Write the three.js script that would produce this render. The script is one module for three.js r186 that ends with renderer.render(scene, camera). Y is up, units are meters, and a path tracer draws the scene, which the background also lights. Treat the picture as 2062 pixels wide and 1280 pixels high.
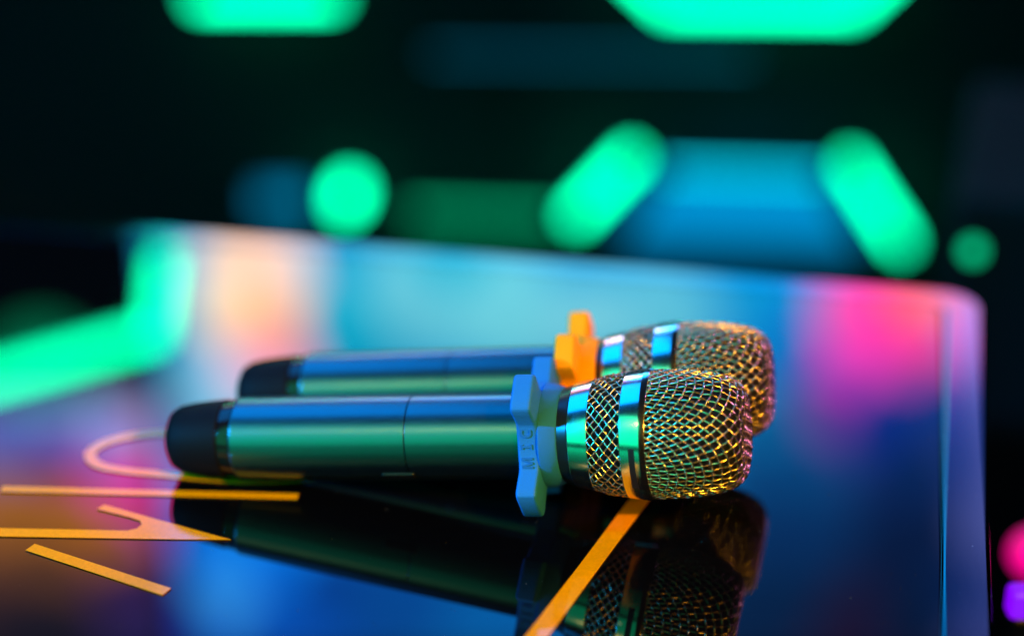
import * as THREE from 'three';
import { mergeGeometries, toCreasedNormals } from 'three/addons/utils/BufferGeometryUtils.js';
import { RoundedBoxGeometry } from 'three/addons/geometries/RoundedBoxGeometry.js';
import { TextGeometry } from 'three/addons/geometries/TextGeometry.js';
import { FontLoader } from 'three/addons/loaders/FontLoader.js';
import { RectAreaLightUniformsLib } from 'three/addons/lights/RectAreaLightUniformsLib.js';
RectAreaLightUniformsLib.init();

// ---------------------------------------------------------------- camera, background, exposure
const scene = new THREE.Scene();
scene.background = new THREE.Color(0x000000);
const TABLE_Y = 0.72;
const camera = new THREE.PerspectiveCamera(18.18, 2062 / 1280, 0.05, 30);
camera.position.set(0, TABLE_Y + 0.414, 0);
camera.rotation.set(THREE.MathUtils.degToRad(-25), 0, 0);
camera.focus = 0.776;
camera.userData.fStop = 1.75;
scene.add(camera);
const renderer = new THREE.WebGLRenderer({ antialias: true });
renderer.setSize(1024, 635);
renderer.toneMapping = THREE.LinearToneMapping;
renderer.toneMappingExposure = 1;
renderer.shadowMap.enabled = true;

const TV_CTL = [[0.83,1.62,0.15,0.225,0.488],[0.85,1.75,0.15,0.165,0.45],[0.86,1.9,0.112,0.12,0.338],[0.87,2.1,0.075,0.09,0.27],[0.88,2.3,0.045,0.06,0.21],[-0.55,1.59,0.0,0.296,0.555],[-0.555,1.67,0.0,0.296,0.555],[-0.62,1.8,0.0,0.259,0.518],[-0.62,1.65,0.0,0.222,0.444],[0.47,1.66,0.0,0.178,0.555],[0.475,1.74,0.0,0.104,0.481],[0.48,1.6,0.0,0.222,0.555],[-0.557,1.61,0.0,0.333,0.518],[-0.55,1.736,0.0,0.333,0.555],[-0.576,1.875,0.0,0.259,0.518],[-0.507,1.828,0.3,0.6,0.8],[-0.49,1.61,0.7,0.65,0.6],[-0.495,1.682,0.9,0.7,0.45],[-0.44,1.575,0.9,0.5,0.3],[-0.455,1.655,1.0,0.6,0.3],[-0.41,1.691,1.0,0.4,0.15],[-0.378,1.61,0.8,0.6,0.55],[-0.437,1.772,0.85,0.4,0.6],[-0.38,1.772,0.8,0.25,0.4],[-0.282,1.584,0.0,0.311,0.518],[-0.286,1.682,0.0,0.37,0.533],[-0.288,1.754,0.0,0.296,0.481],[-0.187,1.628,0.111,0.481,0.592],[-0.025,1.655,0.126,0.533,0.629],[0.137,1.664,0.148,0.518,0.629],[0.26,1.691,0.089,0.444,0.592],[-0.105,1.575,0.0,0.37,0.533],[0.136,1.593,0.0,0.311,0.555],[0.378,1.61,0.0,0.259,0.533],[0.447,1.682,0.0,0.244,0.555],[0.387,1.791,0.0,0.222,0.518],[0.458,1.875,0.0,0.12,0.33],[0.48,1.97,0.0,0.06,0.216],[0.488,2.098,0.0,0.03,0.132],[0.497,2.25,0.0,0.018,0.078],[0.535,1.664,0.7,0.1,0.45],[0.593,1.682,1.0,0.03,0.3],[0.56,1.62,1.0,0.05,0.35],[0.62,1.6,1.0,0.05,0.2],[0.614,1.736,1.0,0.03,0.35],[0.545,1.72,0.9,0.06,0.45],[0.663,1.646,0.95,0.2,0.1],[0.686,1.718,0.9,0.05,0.25],[0.659,1.791,0.6,0.05,0.4],[0.569,1.791,0.55,0.04,0.5],[0.523,1.856,0.15,0.03,0.3],[0.625,1.875,0.0,0.024,0.24],[0.64,1.84,0.0,0.024,0.252],[0.704,1.828,0.0,0.036,0.228],[0.691,1.97,0.0,0.018,0.108],[0.704,2.118,0.0,0.009,0.054],[0.717,2.271,0.0,0.009,0.048],[0.588,2.292,0.012,0.006,0.036],[0.757,1.691,0.3,0.2,0.6],[0.78,1.922,0.012,0.036,0.18],[0.809,2.22,0.0,0.015,0.09],[-0.586,2.118,0,0.12,0.8],[-0.501,2.138,0,0.26,1],[-0.516,2.24,0.04,0.38,1],[-0.425,2.168,0,0.2,0.95],[-0.422,2.292,0,0.1,0.6],[-0.588,2.271,0,0.04,0.5],[-0.331,2.199,0,0.06,0.35],[-0.201,2.22,0,0.08,0.38],[-0.027,2.282,0,0.14,0.5],[-0.448,1.97,0,0.3,1],[-0.55,1.98,0,0.3,1],[-0.35,2.08,0,0.25,1],[-0.109,1.875,0.0,0.296,0.555],[0.141,1.875,0.0,0.259,0.518],[0.23,2.068,0,0.2,0.5],[-0.112,2.068,0,0.2,0.6]];
const SIDE_CTL = [[-0.843,1.875,0.1,0.12,0.4],[-0.761,1.884,0.12,0.15,0.5],[-0.668,1.875,0.3,0.4,0.75],[-0.817,1.941,0.05,0.08,0.35],[-0.786,1.970,0.15,0,0.12],[-0.666,1.951,0.2,0.15,0.6],[-0.622,1.922,0.5,0.15,0.4],[-0.600,1.856,0.25,0.05,0.25],[-0.628,1.999,1,0,0.16],[-0.608,2.068,0.4,0.05,0.3],[-0.688,2.009,0.7,0.02,0.35],[-0.752,2.058,0.42,0.13,0],[-0.828,2.048,0.34,0.11,0],[-0.698,2.128,0.32,0.09,0],[-0.805,2.168,0.12,0.04,0.005],[-0.678,2.199,0.04,0.01,0.06],[-0.816,2.271,0.01,0.005,0.005],[-0.649,2.271,0.02,0.01,0.08]];

// ---------------------------------------------------------------- helpers
let seed = 7;
const rnd = () => { seed = (seed * 1664525 + 1013904223) >>> 0; return seed / 4294967296; };
const V = (x, y, z) => new THREE.Vector3(x, y, z);
const lin = (r, g, b) => new THREE.Color().setRGB(r, g, b);
const taken = {};
function numbered(name) {
  const n = taken[name] ?? 0; taken[name] = n + 1;
  return n ? name + '_' + String(n).padStart(3, '0') : name;
}
function mesh(name, geo, mat, parent) {
  const m = new THREE.Mesh(geo, mat); m.name = parent ? name : numbered(name);
  m.castShadow = m.receiveShadow = true; (parent ?? scene).add(m); return m;
}
function tag(o, label, category, group, kind) {
  Object.assign(o.userData, { label, category });
  if (group) o.userData.group = group;
  if (kind) o.userData.kind = kind;
  return o;
}
function thing(name, label, category, pos = [0, 0, 0], group) {
  const o = new THREE.Group(); o.name = numbered(name); o.position.set(...pos); scene.add(o);
  return tag(o, label, category, group);
}
function structure(name, geo, mat, label, category) {
  const m = mesh(name, geo, mat); return tag(m, label, category, null, 'structure');
}
const std = (o) => new THREE.MeshStandardMaterial(o);
const phys = (o) => new THREE.MeshPhysicalMaterial(o);
const glow = (r, g, b, k) => std({ color: lin(0.02, 0.02, 0.02), roughness: 0.5, emissive: lin(r, g, b), emissiveIntensity: k });
function lathe(pts, seg = 72) {              // pts: [along x, radius]; turns round the local x axis
  return new THREE.LatheGeometry(pts.map(([s, r]) => new THREE.Vector2(Math.max(r, 1e-5), s)), seg).rotateZ(-Math.PI / 2);
}
// value noise on a lattice, tileable
function noiseTex(w, h, fn, srgb, rx = 1, ry = 1) {
  const d = new Uint8Array(w * h * 4);
  for (let j = 0; j < h; j++) for (let i = 0; i < w; i++) {
    const c = fn(i / w, j / h), k = (j * w + i) * 4;
    for (let q = 0; q < 3; q++) d[k + q] = Math.max(0, Math.min(255, Math.round(255 * (c.length ? c[q] : c))));
    d[k + 3] = 255;
  }
  const t = new THREE.DataTexture(d, w, h); t.magFilter = THREE.LinearFilter; t.minFilter = THREE.LinearFilter;
  t.wrapS = t.wrapT = THREE.RepeatWrapping; t.repeat.set(rx, ry);
  if (srgb) t.colorSpace = THREE.SRGBColorSpace;
  t.needsUpdate = true; return t;
}
const LAT = Array.from({ length: 64 * 64 }, rnd);
function vn(u, v, f) {
  const x = u * f, y = v * f, i = Math.floor(x), j = Math.floor(y), s = x - i, t = y - j, a = s * s * (3 - 2 * s), b = t * t * (3 - 2 * t);
  const g = (p, q) => LAT[((((q % f) + f) % f) % 64) * 64 + ((((p % f) + f) % f) % 64)];
  return (g(i, j) * (1 - a) + g(i + 1, j) * a) * (1 - b) + (g(i, j + 1) * (1 - a) + g(i + 1, j + 1) * a) * b;
}
const toSRGB = (c) => (c <= 0.0031308 ? 12.92 * c : 1.055 * Math.pow(c, 1 / 2.4) - 0.055);
// a moving picture on a display: patches of colour spread over the screen
function picture(ctl, x0, x1, y0, y1, w, h, sigma) {
  return noiseTex(w, h, (u, v) => {
    const x = x0 + (x1 - x0) * u, y = y0 + (y1 - y0) * v; let s = 0; const c = [0, 0, 0];
    for (const [cx, cy, r, g, b] of ctl) {
      const k = Math.pow((x - cx) ** 2 + (y - cy) ** 2 + sigma * sigma * 0.25, -4);
      s += k; c[0] += k * r; c[1] += k * g; c[2] += k * b;
    }
    return c.map((q) => toSRGB(q / s));
  }, true);
}

// ---------------------------------------------------------------- the setting
const mFloor = std({ color: lin(0.006, 0.006, 0.008), roughness: 0.35, roughnessMap: noiseTex(128, 128, (u, v) => 0.6 + 0.4 * vn(u, v, 16), false, 4, 4) });
const mWall = std({ color: lin(0.004, 0.0045, 0.006), roughness: 0.9, bumpMap: noiseTex(128, 128, (u, v) => vn(u, v, 32) * 0.6 + vn(u, v, 8) * 0.4, false, 5, 3), bumpScale: 0.002 });
structure('floor', new THREE.BoxGeometry(6, 0.1, 5.4).translate(0, -0.05, -0.6), mFloor, 'dark polished floor below the table', 'floor');
structure('back_wall', new THREE.BoxGeometry(6, 2.8, 0.1).translate(0, 1.4, -3.08), mWall, 'dark wall carrying the television beyond the table', 'wall');
structure('ceiling', new THREE.BoxGeometry(6, 0.1, 5.4).translate(0, 2.85, -0.6), mWall, 'dark ceiling above the table', 'ceiling');

// low stage whose dark front carries the light tubes
const STAGE_Z = -2.45;
const stage = thing('stage_platform', 'low dark stage behind the table with light strips on its front', 'stage', [0, 0, -2.74]);
const mStage = phys({ color: lin(0.010, 0.018, 0.023), roughness: 0.8, specularIntensity: 0.3, bumpMap: noiseTex(128, 128, (u, v) => vn(u, v, 48), false, 6, 1), bumpScale: 0.0006 });
mesh('top_board', new RoundedBoxGeometry(5.2, 0.04, 0.58, 2, 0.006).translate(0, 0.54, 0.005), mStage, stage);
mesh('body', new THREE.BoxGeometry(5.2, 0.52, 0.5).translate(0, 0.26, -0.03), mStage, stage);
for (let i = 0; i < 6; i++) mesh('front_panel', new RoundedBoxGeometry(0.86, 0.5, 0.06, 2, 0.004).translate(-2.165 + i * 0.866, 0.255, 0.252), mStage, stage);

// light tubes: a diffuser tube in a shallow aluminium channel
const mAlu = std({ color: lin(0.35, 0.36, 0.38), metalness: 1, roughness: 0.4 });
function tubeLamp(label, pts, r, color, k, group, into = 1) {
  const c = V(0, 0, 0); pts.forEach((p) => c.add(V(...p))); c.divideScalar(pts.length);
  const t = thing('led_tube_lamp', label, 'light', c.toArray(), group);
  const loc = pts.map((p) => V(...p).sub(c));
  const tubes = [], chans = [];
  for (let i = 0; i + 1 < loc.length; i++) {
    const a = loc[i], b = loc[i + 1], d = b.clone().sub(a), L = d.length(), ang = Math.atan2(d.y, d.x), m = a.clone().add(b).multiplyScalar(0.5);
    tubes.push(new THREE.CapsuleGeometry(r, L, 6, 14).rotateZ(Math.PI / 2 + ang).translate(m.x, m.y, m.z));
    chans.push(new THREE.BoxGeometry(L + r, r * 2.4, r * 0.9).rotateZ(ang).translate(m.x, m.y, m.z - r * 1.15 - i * 0.0015));
  }
  mesh('light_tube', mergeGeometries(tubes), glow(...color, k), t);
  mesh('channel', mergeGeometries(chans), mAlu, t);
  const p = new THREE.PointLight(lin(...color), 0.004 * Math.min(k, 3)); p.position.copy(c).add(V(0, 0, 0.06)); p.castShadow = true; p.shadow.radius = 3; scene.add(p);
  return t;
}
const GREEN = [0.0, 1.0, 0.42], ZS = STAGE_Z + 0.016;
const gs = 'green light tubes on the stage front';
tubeLamp('green light tube at the top left, level and cut by the picture edge', [[-0.392, 0.443, ZS], [-0.227, 0.443, ZS]], 0.008, GREEN, 6.5, gs);
tubeLamp('bracket-shaped green light tube at the top right, cut by the picture edge', [[0.139, 0.487, ZS], [0.196, 0.434, ZS], [0.430, 0.432, ZS], [0.476, 0.478, ZS]], 0.008, GREEN, 6.5, gs);
tubeLamp('short stubby green light tube, a round blob left of centre', [[-0.219, 0.168, ZS], [-0.213, 0.184, ZS]], 0.013, GREEN, 7.5, gs);
tubeLamp('slanted green light tube leaning right, left of the blue panel', [[0.085, 0.148, ZS], [0.157, 0.229, ZS]], 0.008, GREEN, 7, gs);
tubeLamp('slanted green light tube leaning left, right of the blue panel', [[0.442, 0.220, ZS], [0.516, 0.111, ZS]], 0.008, GREEN, 6.2, gs);
tubeLamp('dim thin green light tube between the round blob and the slanted tube', [[-0.13, 0.152, ZS], [0.055, 0.146, ZS]], 0.005, [0.0, 1.0, 0.4], 0.8, gs);

tubeLamp('faint thin blue light tube high on the stage front', [[-0.10, 0.368, ZS], [0.30, 0.364, ZS]], 0.003, [0.0, 0.4, 0.7], 0.36);

function flatPanel(name, label, outline, z, color, k) {
  const cx = outline.reduce((s, p) => s + p[0], 0) / outline.length, cy = outline.reduce((s, p) => s + p[1], 0) / outline.length;
  const t = thing(name, label, 'light', [cx, cy, z]);
  const sh = new THREE.Shape(outline.map(([x, y]) => new THREE.Vector2(x - cx, y - cy)));
  mesh('light_diffuser', new THREE.ExtrudeGeometry(sh, { depth: 0.004, bevelEnabled: true, bevelSize: 0.002, bevelThickness: 0.002, bevelSegments: 2 }).translate(0, 0, 0.004), glow(...color, k), t);
  const big = new THREE.Shape(outline.map(([x, y]) => new THREE.Vector2((x - cx) * 1.05, (y - cy) * 1.06)));
  mesh('backing', new THREE.ExtrudeGeometry(big, { depth: 0.003, bevelEnabled: false }).translate(0, 0, -0.0015), mAlu, t);
  return t;
}
const ZP = STAGE_Z - 0.004;
flatPanel('wall_light', 'blue glowing trapezoid panel between the two slanted green tubes', [[0.205, 0.192], [0.405, 0.186], [0.462, 0.098], [0.150, 0.106]], ZP, [0.0, 0.31, 0.72], 0.85);
flatPanel('wall_light', 'small dim blue glowing panel left of the round green blob', [[-0.335, 0.178], [-0.275, 0.178], [-0.268, 0.150], [-0.335, 0.148]], ZP, [0.0, 0.3, 0.6], 0.75);
tubeLamp('thin cyan light tube along the top of the blue panel', [[0.205, 0.209, ZS], [0.405, 0.203, ZS]], 0.004, [0.0, 0.75, 0.95], 2.6);

// ---------------------------------------------------------------- television and picture display on the wall
const TVX0 = -0.585, TVX1 = 0.91, TVY0 = 1.53, TVY1 = 2.37;
function display(name, label, x0, x1, y0, y1, ctl, sigma, k, avg) {
  const cx = (x0 + x1) / 2, cy = (y0 + y1) / 2, t = thing(name, label, 'television', [cx, cy, -3.0]);
  mesh('housing', new RoundedBoxGeometry(x1 - x0 + 0.02, y1 - y0 + 0.02, 0.045, 3, 0.006), std({ color: lin(0.01, 0.01, 0.01), roughness: 0.4 }), t);
  mesh('screen', new THREE.PlaneGeometry(x1 - x0, y1 - y0).translate(0, 0, 0.0245), std({ color: lin(0.01, 0.01, 0.01), roughness: 0.3, emissive: lin(1, 1, 1), emissiveIntensity: k, emissiveMap: picture(ctl, x0, x1, y0, y1, 360, 220, sigma) }), t);
  for (const s of [-1, 1]) mesh('wall_bracket', new THREE.BoxGeometry(0.05, 0.3, 0.02).translate(s * (x1 - x0) * 0.25, 0, -0.03), mAlu, t);
  const a = new THREE.RectAreaLight(lin(...avg), 0.01 * k, x1 - x0, y1 - y0); a.position.set(cx, cy, -2.96); a.lookAt(cx, cy, 0); scene.add(a);
  return t;
}
display('television', 'wide wall television with a blue picture, mirrored in the table top', TVX0, TVX1, TVY0, TVY1, TV_CTL, 0.02, 9.8, [0.15, 0.3, 0.6]);
display('picture_display', 'smaller violet and orange wall screen, mirrored at the left of the table', -1.25, -0.606, 1.85, 2.37, SIDE_CTL, 0.04, 11, [0.2, 0.1, 0.2]);
const HANG = [[-0.728, 1.401, -2.1], [-0.618, 1.366, -2.1], [-0.418, 1.306, -2.1], [-0.401, 1.214, -2.1]];
const hang = tubeLamp('bent green light tube hung before the wall screens, mirrored at the left of the table', HANG, 0.008, GREEN, 34);
for (const k of [0, 2]) { const [x, y, z] = HANG[k], h = 2.8 - y; mesh('hanging_wire', new THREE.CylinderGeometry(0.0012, 0.0012, h, 8).translate(x - hang.position.x, y + h / 2 - hang.position.y, z - hang.position.z - 0.009), mAlu, hang); }

// ---------------------------------------------------------------- table
const table = thing('glass_table', 'black glass table with satin metal rim and orange printed strokes', 'table', [0, 0, 0]);
const yaw = THREE.MathUtils.degToRad(-11.3), CR = V(0.2385, 0, -0.9185);      // rear right corner of the top
const TW = 1.15, TD = 0.72;
const ex = V(Math.cos(yaw), 0, -Math.sin(yaw)), ez = V(Math.sin(yaw), 0, Math.cos(yaw));
table.position.copy(CR).addScaledVector(ex, -TW / 2).addScaledVector(ez, TD / 2);
table.rotation.y = yaw; table.updateMatrixWorld();
function rrect(w, d, r) {
  const s = new THREE.Shape(), x = w / 2, y = d / 2;
  s.moveTo(-x + r, -y); s.lineTo(x - r, -y); s.absarc(x - r, -y + r, r, -Math.PI / 2, 0); s.lineTo(x, y - r); s.absarc(x - r, y - r, r, 0, Math.PI / 2);
  s.lineTo(-x + r, y); s.absarc(-x + r, y - r, r, Math.PI / 2, Math.PI); s.lineTo(-x, -y + r); s.absarc(-x + r, -y + r, r, Math.PI, Math.PI * 1.5); return s;
}
const RIM = 0.0185;
const mGlass = phys({ color: lin(0.0012, 0.0013, 0.0016), roughness: 0.03, ior: 1.48, roughnessMap: noiseTex(512, 512, (u, v) => 0.55 + 0.3 * vn(u, v, 9) * vn(u, v, 33) + (vn(u, v, 21) > 0.86 ? 0.35 : 0), false, 5, 5) });
const glass = mesh('glass_top', new THREE.ExtrudeGeometry(rrect(TW - 2 * RIM - 0.003, TD - 2 * RIM - 0.003, 0.006), { depth: 0.008, bevelEnabled: true, bevelSize: 0.001, bevelThickness: 0.001, bevelSegments: 2, curveSegments: 12 }).rotateX(-Math.PI / 2).translate(0, TABLE_Y - 0.009, 0), mGlass, table);
const rimShape = rrect(TW - 0.004, TD - 0.004, 0.018); rimShape.holes.push(rrect(TW - 2 * RIM + 0.002, TD - 2 * RIM + 0.002, 0.008));
const mRim = std({ color: lin(0.085, 0.087, 0.11), metalness: 1, roughness: 0.07 });
mesh('rim', new THREE.ExtrudeGeometry(rimShape, { depth: 0.026, bevelEnabled: true, bevelSize: 0.002, bevelThickness: 0.002, bevelSegments: 4, curveSegments: 16 }).rotateX(-Math.PI / 2).translate(0, TABLE_Y - 0.0285, 0), mRim, table);
const mDark = std({ color: lin(0.012, 0.012, 0.014), roughness: 0.45 });
mesh('underframe', new RoundedBoxGeometry(TW - 0.05, 0.03, TD - 0.05, 2, 0.004).translate(0, TABLE_Y - 0.046, 0), mDark, table);
for (const sx of [-1, 1]) for (const sz of [-1, 1]) mesh('leg', new RoundedBoxGeometry(0.05, TABLE_Y - 0.06, 0.05, 2, 0.006).translate(sx * (TW / 2 - 0.07), (TABLE_Y - 0.06) / 2, sz * (TD / 2 - 0.07)), mDark, table);
// gold print on the glass: strokes of large lettering, outlines given in metres on the table plane (x, z)
const goldGrain = noiseTex(256, 256, (u, v) => { const k = 0.93 + 0.07 * vn(u, v, 60); return [k, k * 0.99, k * 0.97]; }, true, 20, 20);
const mGold = phys({ color: lin(0.92, 0.36, 0.0), map: goldGrain, roughness: 0.06, ior: 1.48 });
function print(outline) {
  const pts = outline.map(([x, z]) => { const p = table.worldToLocal(V(x, 0, z)); return new THREE.Vector2(p.x, -p.z); });
  const g = new THREE.ExtrudeGeometry(new THREE.Shape(pts), { depth: 0.0002, bevelEnabled: false }).rotateX(-Math.PI / 2).translate(0, TABLE_Y + 0.0003, 0);
  mesh('printed_stroke', g, mGold, table);
}
function ribbon(pts, w) {
  const c = pts.length > 2 ? new THREE.CatmullRomCurve3(pts.map(([x, z]) => V(x, 0, z))).getPoints(40) : pts.map(([x, z]) => V(x, 0, z));
  const l = [], r = [];
  c.forEach((p, i) => {
    const d = c[Math.min(i + 1, c.length - 1)].clone().sub(c[Math.max(i - 1, 0)]).normalize(), k = w / 2;
    l.push([p.x - d.z * k, p.z + d.x * k]); r.push([p.x + d.z * k, p.z - d.x * k]);
  });
  print([...l, ...r.reverse()]);
}
ribbon([[-0.2125, -0.7188], [-0.0885, -0.7125]], 0.0045);
ribbon([[-0.1905, -0.6729], [-0.1315, -0.6407]], 0.0054);
ribbon([[0.0545, -0.7145], [0.0065, -0.6050]], 0.0078);
ribbon([[-0.1416, -0.7690], [-0.1633, -0.7660], [-0.1760, -0.7596], [-0.1815, -0.7503], [-0.1772, -0.7402], [-0.1663, -0.7350], [-0.1468, -0.7312], [-0.1232, -0.7272], [-0.1063, -0.7258], [-0.096, -0.7264], [-0.0848, -0.7285]], 0.005);
print([[-0.1696, -0.7025], [-0.1672, -0.7057], [-0.1472, -0.6958], [-0.1298, -0.6872], [-0.1118, -0.6785], [-0.1345, -0.6789], [-0.2042, -0.6811], [-0.2282, -0.6819], [-0.2298, -0.688], [-0.2056, -0.6872], [-0.1544, -0.6853], [-0.1507, -0.6869], [-0.1493, -0.6903], [-0.1508, -0.6934], [-0.1549, -0.6958]]);

// a few specks of dust and lint lying on the glass
{
  const g = new THREE.IcosahedronGeometry(1, 0), N = 420, im = new THREE.InstancedMesh(g, std({ color: lin(0.4, 0.4, 0.4), roughness: 0.9 }), N), m = new THREE.Matrix4(), q = new THREE.Quaternion(), e = new THREE.Euler();
  for (let i = 0; i < N; i++) {
    const r = 0.00004 + 0.00011 * Math.pow(rnd(), 4), p = V(-0.3 + 0.5 * rnd(), TABLE_Y + r * 0.7, -0.92 + 0.36 * rnd());
    e.set(rnd() * 6, rnd() * 6, rnd() * 6); q.setFromEuler(e);
    im.setMatrixAt(i, m.compose(p, q, V(r, r, r * (rnd() < 0.1 ? 5 : 1))));
  }
  im.name = 'dust'; im.castShadow = im.receiveShadow = true; scene.add(im); tag(im, 'fine specks of dust scattered on the black glass', 'dust', null, 'stuff');
}

// ---------------------------------------------------------------- microphones
const mm = 0.001;
const speck = noiseTex(512, 256, (u, v) => 0.78 + 0.12 * vn(u, v, 64) + 0.1 * rnd(), false, 3, 2);
const mHandle = std({ color: lin(0.10, 0.20, 0.22), metalness: 1, roughness: 0.34, roughnessMap: speck });
const mCap = phys({ color: lin(0.004, 0.004, 0.005), roughness: 0.6, specularIntensity: 0.25 });
const mGroove = phys({ color: lin(0.006, 0.006, 0.007), roughness: 0.12 });
const mChrome = std({ color: lin(0.78, 0.77, 0.74), metalness: 1, roughness: 0.2, roughnessMap: noiseTex(256, 64, (u, v) => 0.75 + 0.25 * vn(u * 0.25, v, 64), false, 1, 4) });
const mWire = std({ color: lin(0.76, 0.66, 0.46), metalness: 1, roughness: 0.24 });
const mFoam = std({ color: lin(0.004, 0.004, 0.004), roughness: 1 });
const mInk = std({ color: lin(0.004, 0.005, 0.006), roughness: 0.5 });
const mPlastic = phys({ color: lin(0.008, 0.008, 0.009), roughness: 0.3 });
const font = await new FontLoader().loadAsync('fonts/droid/droid_sans_bold.typeface.json');

// one bent wire: points with normals, given an over-and-under wave, swept with a five-sided section
function sweep(P, N, r, out, sides = 5) {
  const n = P.length; if (n < 3) return;
  const pos = [], nor = [], idx = [];
  for (let i = 0; i < n; i++) {
    const t = P[Math.min(i + 1, n - 1)].clone().sub(P[Math.max(i - 1, 0)]).normalize();
    const b = t.clone().cross(N[i]).normalize(), q = b.clone().cross(t);
    for (let k = 0; k < sides; k++) {
      const a = 2 * Math.PI * k / sides, d = b.clone().multiplyScalar(Math.cos(a)).addScaledVector(q, Math.sin(a));
      pos.push(P[i].x + d.x * r, P[i].y + d.y * r, P[i].z + d.z * r); nor.push(d.x, d.y, d.z);
    }
  }
  for (let i = 0; i + 1 < n; i++) for (let k = 0; k < sides; k++) {
    const a = i * sides + k, b = i * sides + (k + 1) % sides, c = a + sides, d = b + sides;
    idx.push(a, c, b, b, c, d);
  }
  const g = new THREE.BufferGeometry();
  g.setAttribute('position', new THREE.Float32BufferAttribute(pos, 3)); g.setAttribute('normal', new THREE.Float32BufferAttribute(nor, 3)); g.setIndex(idx);
  out.push(g);
}
function profileAt(prof) {                    // prof: [s, r] in mm along its arc; returns arc length -> point and normal in the (s, r) plane
  const c = new THREE.CatmullRomCurve3(prof.map(([s, r]) => V(s, r, 0)), false, 'centripetal'), L = c.getLength();
  const tab = c.getSpacedPoints(300);
  return { L, at(a) {
    const x = Math.max(0, Math.min(1, a / L)) * 300, i = Math.min(299, Math.floor(x)), f = x - i;
    const p = tab[i].clone().lerp(tab[i + 1], f), d = tab[i + 1].clone().sub(tab[i]).normalize();
    return { s: p.x, r: p.y, ns: d.y, nr: -d.x };
  } };
}
// the domed front: a flat square weave drawn over the head, so its cells close up towards the band
function domeWeave(s1) {
  const prof = profileAt([[s1, 0.01], [s1, 6], [s1 - 0.1, 12], [s1 - 0.9, 16.2], [s1 - 3.4, 19.6], [s1 - 8.5, 22.4], [s1 - 18, 24.2], [s1 - 28, 25.0], [s1 - 37.5, 25.3]]);
  const out = [], p = 3.45, M = Math.floor(prof.L / p), rot = -0.23, amp = 0.3, wr = 0.4;
  for (const fam of [0, 1]) for (let k = -M; k <= M; k++) {
    const off = (k + 0.5) * p; if (Math.abs(off) > prof.L - 1) continue;
    const half = Math.sqrt(prof.L * prof.L - off * off), n = Math.max(6, Math.ceil(2 * half / 0.62)), P = [], N = [];
    for (let i = 0; i <= n; i++) {
      const t = -half + 2 * half * i / n, x = fam ? off : t, y = fam ? t : off, rho = Math.hypot(x, y), th = Math.atan2(y, x) + rot, q = prof.at(rho);
      const w = amp * Math.cos(Math.PI * (t / p - 0.5)) * ((k & 1) ? -1 : 1) * (fam ? -1 : 1) * (Math.abs(q.r) < 1 ? 0.5 : 1);
      const cs = Math.cos(th), sn = Math.sin(th), ns = -q.ns, nr = -q.nr, sgn = nr < -0.2 ? -1 : 1;
      const a = q.s + sgn * ns * w, r = q.r + sgn * nr * w;
      P.push(V(a * mm, r * sn * mm, r * cs * mm)); N.push(V(sgn * ns, sgn * nr * sn, sgn * nr * cs));
    }
    sweep(P, N, wr * mm, out);
  }
  return mergeGeometries(out);
}
// the short sleeve below the band: two crossing families of slanted wires
function sleeveWeave(s0, s1, r0, r1) {
  const out = [], K = 34, turns = 0.118, amp = 0.32, wr = 0.39;
  for (const fam of [1, -1]) for (let k = 0; k < K; k++) {
    const P = [], N = [], n = 30;
    for (let i = 0; i <= n; i++) {
      const u = i / n, th = 2 * Math.PI * (k / K + fam * turns * u), bulge = Math.sin(Math.PI * u) * 0.7;
      const c = turns * 2 * K * u, w = amp * fam * Math.cos(Math.PI * (c + (fam > 0 ? k * 2 : -k * 2) * 0 + k)), r = r0 + (r1 - r0) * u + bulge + w;
      P.push(V((s0 + (s1 - s0) * u) * mm, r * Math.sin(th) * mm, r * Math.cos(th) * mm)); N.push(V(0, Math.sin(th), Math.cos(th)));
    }
    sweep(P, N, wr * mm, out);
  }
  return mergeGeometries(out);
}
function ringShape(spin, round) {                    // four flat-ended prongs with straight floors between them
  const s = new THREE.Shape(), R = 33.5, hw = 9.3, vf = 20.2, pts = [];
  for (let k = 0; k < 4; k++) {
    const a = spin + k * Math.PI / 2, c = Math.cos(a), d = Math.sin(a), v = a + Math.PI / 4, vc = Math.cos(v), vd = Math.sin(v);
    pts.push([R * c + hw * d, R * d - hw * c], [R * c - hw * d, R * d + hw * c]);
    pts.push([vf * vc + 8.9 * vd, vf * vd - 8.9 * vc], [vf * vc - 8.9 * vd, vf * vd + 8.9 * vc]);
  }
  // round every corner a little
  const n = pts.length, q = (i) => new THREE.Vector2(-pts[(i + n) % n][0] * mm, pts[(i + n) % n][1] * mm);
  for (let i = 0; i < n; i++) {
    const p = q(i), a = q(i - 1).sub(p), b = q(i + 1).sub(p), rr = Math.min((i % 4 < 2 ? round : 1.2) * mm, a.length() * 0.48, b.length() * 0.48);
    const A = p.clone().addScaledVector(a.normalize(), rr), B = p.clone().addScaledVector(b.normalize(), rr);
    if (!i) s.moveTo(A.x, A.y); else s.lineTo(A.x, A.y);
    s.quadraticCurveTo(p.x, p.y, B.x, B.y);
  }
  s.closePath();
  const h = new THREE.Path(); h.absarc(0, 0, 17.62 * mm, 0, Math.PI * 2, true); s.holes.push(h);
  return s;
}
function place(o, A, B) {                     // local x runs from A to B, local y points up
  const x = B.clone().sub(A).normalize(), z = x.clone().cross(V(0, 1, 0)).normalize(), y = z.clone().cross(x);
  o.quaternion.setFromRotationMatrix(new THREE.Matrix4().makeBasis(x, y, z)); o.position.copy(A);
}
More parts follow.
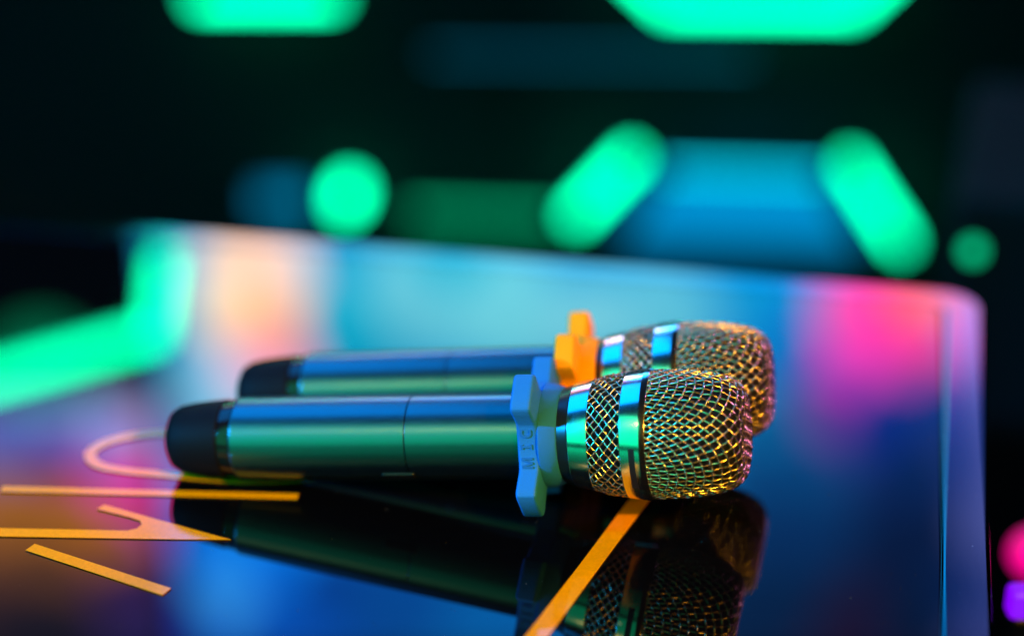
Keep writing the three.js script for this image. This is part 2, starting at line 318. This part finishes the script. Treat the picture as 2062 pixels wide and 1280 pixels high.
function microphone(label, A, B) {
  const t = thing('microphone', label, 'microphone', [0, 0, 0], 'microphones on the table');
  place(t, A, B);
  const L = A.distanceTo(B) / mm;             // tail at 0, front of the grille at L
  const l = (pts, seg) => lathe(pts.map(([s, r]) => [s * mm, r * mm]), seg);
  mesh('tail_cap', l([[0, 0], [0.1, 6], [0.6, 9.5], [2.2, 12.2], [5.5, 14.2], [11, 15.3], [18, 16.0], [25.2, 16.5], [25.8, 16.2], [25.8, 0]]), mCap, t);
  mesh('tail_ring', l([[25.6, 15.0], [25.9, 15.9], [26.2, 16.1], [31.2, 16.5], [31.6, 16.2], [31.6, 15]]), mGroove, t);
  const seam = L - 136;
  mesh('handle', l([[31.2, 15], [31.4, 16.8], [31.9, 17.35], [32.6, 17.5], [seam - 0.35, 17.5], [seam - 0.3, 17.1], [seam - 0.3, 15]]), mHandle, t);
  mesh('handle_sleeve', l([[seam, 15], [seam, 17.2], [seam + 0.3, 17.5], [L - 80, 17.5], [L - 78, 17.55], [L - 77.5, 15]]), mHandle, t);
  mesh('neck', l([[L - 80, 15], [L - 79.5, 17.4], [L - 76, 17.9], [L - 69.2, 20.3], [L - 68.6, 20.3], [L - 68.6, 15]]), mPlastic, t);
  mesh('collar', l([[L - 68.8, 15], [L - 68.8, 20.6], [L - 68.4, 20.95], [L - 60.8, 22.4], [L - 60.4, 22.2], [L - 60.2, 19]]), mChrome, t);
  const foam = mesh('grille_foam', l([[L - 60.4, 19], [L - 59, 20.8], [L - 47, 23.2], [L - 36, 23.6], [L - 20, 22.4], [L - 9, 20.6], [L - 4, 17.6], [L - 1.9, 13], [L - 1.6, 0]]), mFoam, t);
  const w1 = mesh('wire_mesh', domeWeave(L - 0.4), mWire, foam); w1.userData.kind = 'stuff';
  const w2 = mesh('wire_mesh', sleeveWeave(L - 60.6, L - 46.4, 21.9, 24.3), mWire, foam); w2.userData.kind = 'stuff';
  const band = mesh('grille_band', l([[L - 47.4, 23.6], [L - 47.4, 24.9], [L - 46.9, 25.4], [L - 39.6, 26.2], [L - 39.2, 26.15], [L - 37.2, 25.95], [L - 36.9, 25.6], [L - 36.9, 23.6]], 96), mChrome, t);
  // dark print running round the band
  const print = new THREE.CylinderGeometry(26.07 * mm, 25.82 * mm, 2.4 * mm, 40, 1, true, 0, 0.72).rotateZ(-Math.PI / 2);
  // arc starts at +z of the cylinder and is turned to the lower near side
  mesh('band_print', print.rotateX(-0.26).translate((L - 42.4) * mm, 0, 0), mInk, band);
  // slide window low on the near side of the handle
  const sw = new RoundedBoxGeometry(13.5 * mm, 3.6 * mm, 1.2 * mm, 3, 0.5 * mm).translate(0, 0, 17.5 * mm).rotateX(0.62).translate((seam - 5) * mm, 0, 0);
  mesh('slide_switch', sw, mPlastic, t);
  return t;
}
function rollGuard(label, color, A, B, dist, spin, valley, round) {
  const t = thing('roll_guard_ring', label, 'ring', [0, 0, 0], 'rubber rings round the microphone necks');
  place(t, A, B); t.translateX(A.distanceTo(B) - dist * mm);
  const m = phys({ color, roughness: 0.55, specularIntensity: 0.35, bumpMap: noiseTex(128, 128, (u, v) => vn(u, v, 60), false, 60, 60), bumpScale: 0.00006 });
  const body = new THREE.ExtrudeGeometry(ringShape(spin, round), { depth: 5.6 * mm, bevelEnabled: true, bevelSize: 1.5 * mm, bevelOffset: -1.5 * mm, bevelThickness: 1.5 * mm, bevelSegments: 5, curveSegments: 6 }).translate(0, 0, -2.8 * mm).rotateY(Math.PI / 2);
  mesh('pronged_body', toCreasedNormals(body, 0.6), m, t);
  mesh('hub', lathe([[3.6, 17.65], [3.7, 20.9], [4.6, 21.2], [8.2, 20.4], [10.8, 19.4], [11.4, 18.7], [11.3, 17.75]].map(([s, r]) => [s * mm, r * mm])), m, t);
  // the raised letters on the floor between two prongs
  const f = spin + valley, n = V(0, Math.sin(f), Math.cos(f)), u = V(-1, 0, 0), d = V(0, Math.cos(f), -Math.sin(f));
  const ml = m.clone(); ml.color = color.clone().multiplyScalar(0.8);
  [['M', -6.2], ['I', 0.3], ['C', 5.6]].forEach(([ch, at]) => {
    const g = new TextGeometry(ch, { font, size: 4.3 * mm, depth: 0.45 * mm, curveSegments: 6, bevelEnabled: false });
    g.computeBoundingBox(); const b = g.boundingBox; g.translate(-(b.min.x + b.max.x) / 2, -(b.min.y + b.max.y) / 2, 0);
    g.applyMatrix4(new THREE.Matrix4().makeBasis(d, u, n).setPosition(n.clone().multiplyScalar(20.2 * mm).addScaledVector(d, at * mm).add(V(-0.3 * mm, 0, 0))));
    mesh('letter', g, ml, t);
  });
  return t;
}
const FA = V(-0.14305, TABLE_Y + 0.0142, -0.73662), FB = V(0.09283, TABLE_Y + 0.0441, -0.68642);
const RA = V(-0.11863, TABLE_Y + 0.0142, -0.77777), RB = V(0.10846, TABLE_Y + 0.0410, -0.73782);
microphone('near microphone in sharp focus, lying in front of the other', FA, FB);
microphone('far microphone, blurred and half hidden behind the near one', RA, RB);
const DEG = Math.PI / 180;
rollGuard('blue rubber roll guard ring marked MIC on the near microphone', lin(0.015, 0.21, 0.6), FA, FB, 84.5, 59 * DEG, -45 * DEG, 4.2);
rollGuard('orange rubber roll guard ring on the far microphone', lin(1.0, 0.42, 0.0), RA, RB, 82.5, 54 * DEG, -45 * DEG, 8.5);

// ---------------------------------------------------------------- lamps that light the table
function spotLamp(label, pos, target, color, I, soft, angle = 0.4) {
  const t = thing('stage_spotlight', label, 'spotlight', pos, 'stage spotlights');
  const d = V(...target).sub(V(...pos)).normalize(); t.quaternion.setFromUnitVectors(V(1, 0, 0), d);
  mesh('can', lathe([[-0.16, 0], [-0.16, 0.045], [-0.15, 0.055], [0, 0.06], [0.02, 0.066], [0.02, 0.061], [-0.005, 0.056], [-0.005, 0]], 40), mDark, t);
  mesh('lens', lathe([[-0.003, 0.055], [0.001, 0.03], [0.002, 0]], 32), glow(...color, 6), t);
  mesh('yoke', new THREE.TorusGeometry(0.075, 0.006, 8, 24, Math.PI).translate(-0.06, 0, 0), mDark, t);
  const s = new THREE.SpotLight(lin(...color), I, 0, angle, 0.6, 2); s.position.set(...pos).addScaledVector(d, 0.03); s.target.position.set(...target);
  s.castShadow = true; s.shadow.radius = soft; scene.add(s, s.target); return t;
}
const AIM = [0.02, 0.75, -0.72];
spotLamp('small warm spotlight high at the left above the camera', [-1.0, 2.1, 0.52], AIM, [1.0, 0.66, 0.2], 0.45, 3.5, 0.2);
spotLamp('amber spotlight high at the right above the camera', [1.0, 2.05, 0.72], AIM, [1.0, 0.44, 0.02], 20, 2, 0.2);
spotLamp('blue spotlight low at the far left of the table', [-2.0, 1.7, -0.1], AIM, [0.0, 0.36, 1.0], 24, 4, 0.16);
spotLamp('magenta spotlight at the right of the table', [1.5, 1.35, -1.15], AIM, [1.0, 0.3, 0.85], 2.6, 3, 0.13);
function softPanel(label, pos, w, h, color, k, down) {                // a large even light panel facing the table
  const t = thing('soft_light_panel', label, 'light', pos); down ? t.rotation.x = Math.PI / 2 : t.lookAt(...AIM);
  mesh('housing', new RoundedBoxGeometry(w + 0.05, h + 0.05, 0.05, 2, 0.01), mDark, t);
  mesh('light_diffuser', new THREE.BoxGeometry(w, h, 0.008).translate(0, 0, 0.03), glow(...color, k), t);
  const a = new THREE.RectAreaLight(lin(...color), 0.1 * k, w, h); a.position.set(...pos);
  if (down) { a.position.y -= 0.04; a.rotation.x = -Math.PI / 2; } else { a.position.addScaledVector(V(...AIM).sub(V(...pos)).normalize(), 0.04); a.lookAt(...AIM); }
  scene.add(a);
}
softPanel('large green light panel behind the camera at the left', [-1.2, 1.72, 0.75], 1.5, 1.8, GREEN, 1.5);
softPanel('long blue light panel on the ceiling left of the table', [-1.5, 2.74, -1.75], 1.8, 1.9, [0.0, 0.3, 1.0], 3.4, true);

// ---------------------------------------------------------------- things beyond the right end of the table
const st = thing('side_stool', 'dark round stool beside the right end of the table', 'stool', [0.31, 0, -0.64]);
mesh('seat', lathe([[0.60, 0], [0.60, 0.082], [0.605, 0.095], [0.645, 0.098], [0.657, 0.09], [0.659, 0.08], [0.659, 0]], 48).rotateZ(Math.PI / 2), mFoam, st);
for (let k = 0; k < 4; k++) { const a = 0.6 + k * Math.PI / 2; mesh('leg', new THREE.CylinderGeometry(0.011, 0.009, 0.62, 12).rotateX(0.07).translate(0, 0.302, 0.065).rotateY(a), mDark, st); }
const puck = thing('light_bar', 'purple glowing light bar lying on the dark stool at the right edge', 'lamp', [0.2585, 0.6592, -0.714]);
mesh('base', new RoundedBoxGeometry(0.090, 0.003, 0.011, 2, 0.001).translate(0, 0.0015, 0), mDark, puck);
mesh('light_diffuser', new RoundedBoxGeometry(0.096, 0.014, 0.011, 4, 0.003).translate(0, 0.0092, 0), glow(0.25, 0.0, 1.0, 1.0), puck);
const pl = new THREE.PointLight(lin(0.25, 0, 1), 0.002); pl.position.set(0.29, 0.69, -0.70); pl.castShadow = true; scene.add(pl);
const fl = thing('globe_lamp', 'small magenta globe lamp on a thin dark stand behind the stool', 'lamp', [0.290, 0, -0.945]);
mesh('foot', lathe([[0, 0], [0, 0.05], [0.006, 0.052], [0.012, 0.02], [0.016, 0]], 36).rotateZ(Math.PI / 2), mDark, fl);
mesh('stem', new THREE.CylinderGeometry(0.004, 0.005, 0.53, 14).translate(0, 0.273, 0), mDark, fl);
mesh('globe_bulb', new THREE.SphereGeometry(0.0125, 24, 16).translate(0, 0.549, 0), glow(1.0, 0.0, 0.28, 1.3), fl);
const fpl = new THREE.PointLight(lin(1, 0, 0.28), 0.0006); fpl.position.set(0.29, 0.549, -0.945); fpl.castShadow = true; fpl.shadow.radius = 0.5; scene.add(fpl);
const sub = thing('floor_speaker', 'black floor speaker with a small green power light, behind the table corner', 'speaker', [0.462, 0, -1.256]); sub.rotation.y = -0.26;
mesh('cabinet', new RoundedBoxGeometry(0.31, 0.67, 0.26, 3, 0.012).translate(0, 0.335, 0), mFoam, sub);
mesh('front_cloth', new RoundedBoxGeometry(0.27, 0.50, 0.012, 2, 0.004).translate(0, 0.28, 0.131), mFoam, sub);
mesh('power_light', new THREE.SphereGeometry(0.006, 16, 10).translate(-0.139, 0.638, 0.131), glow(0, 1, 0.4, 1.1), sub);

renderer.render(scene, camera);
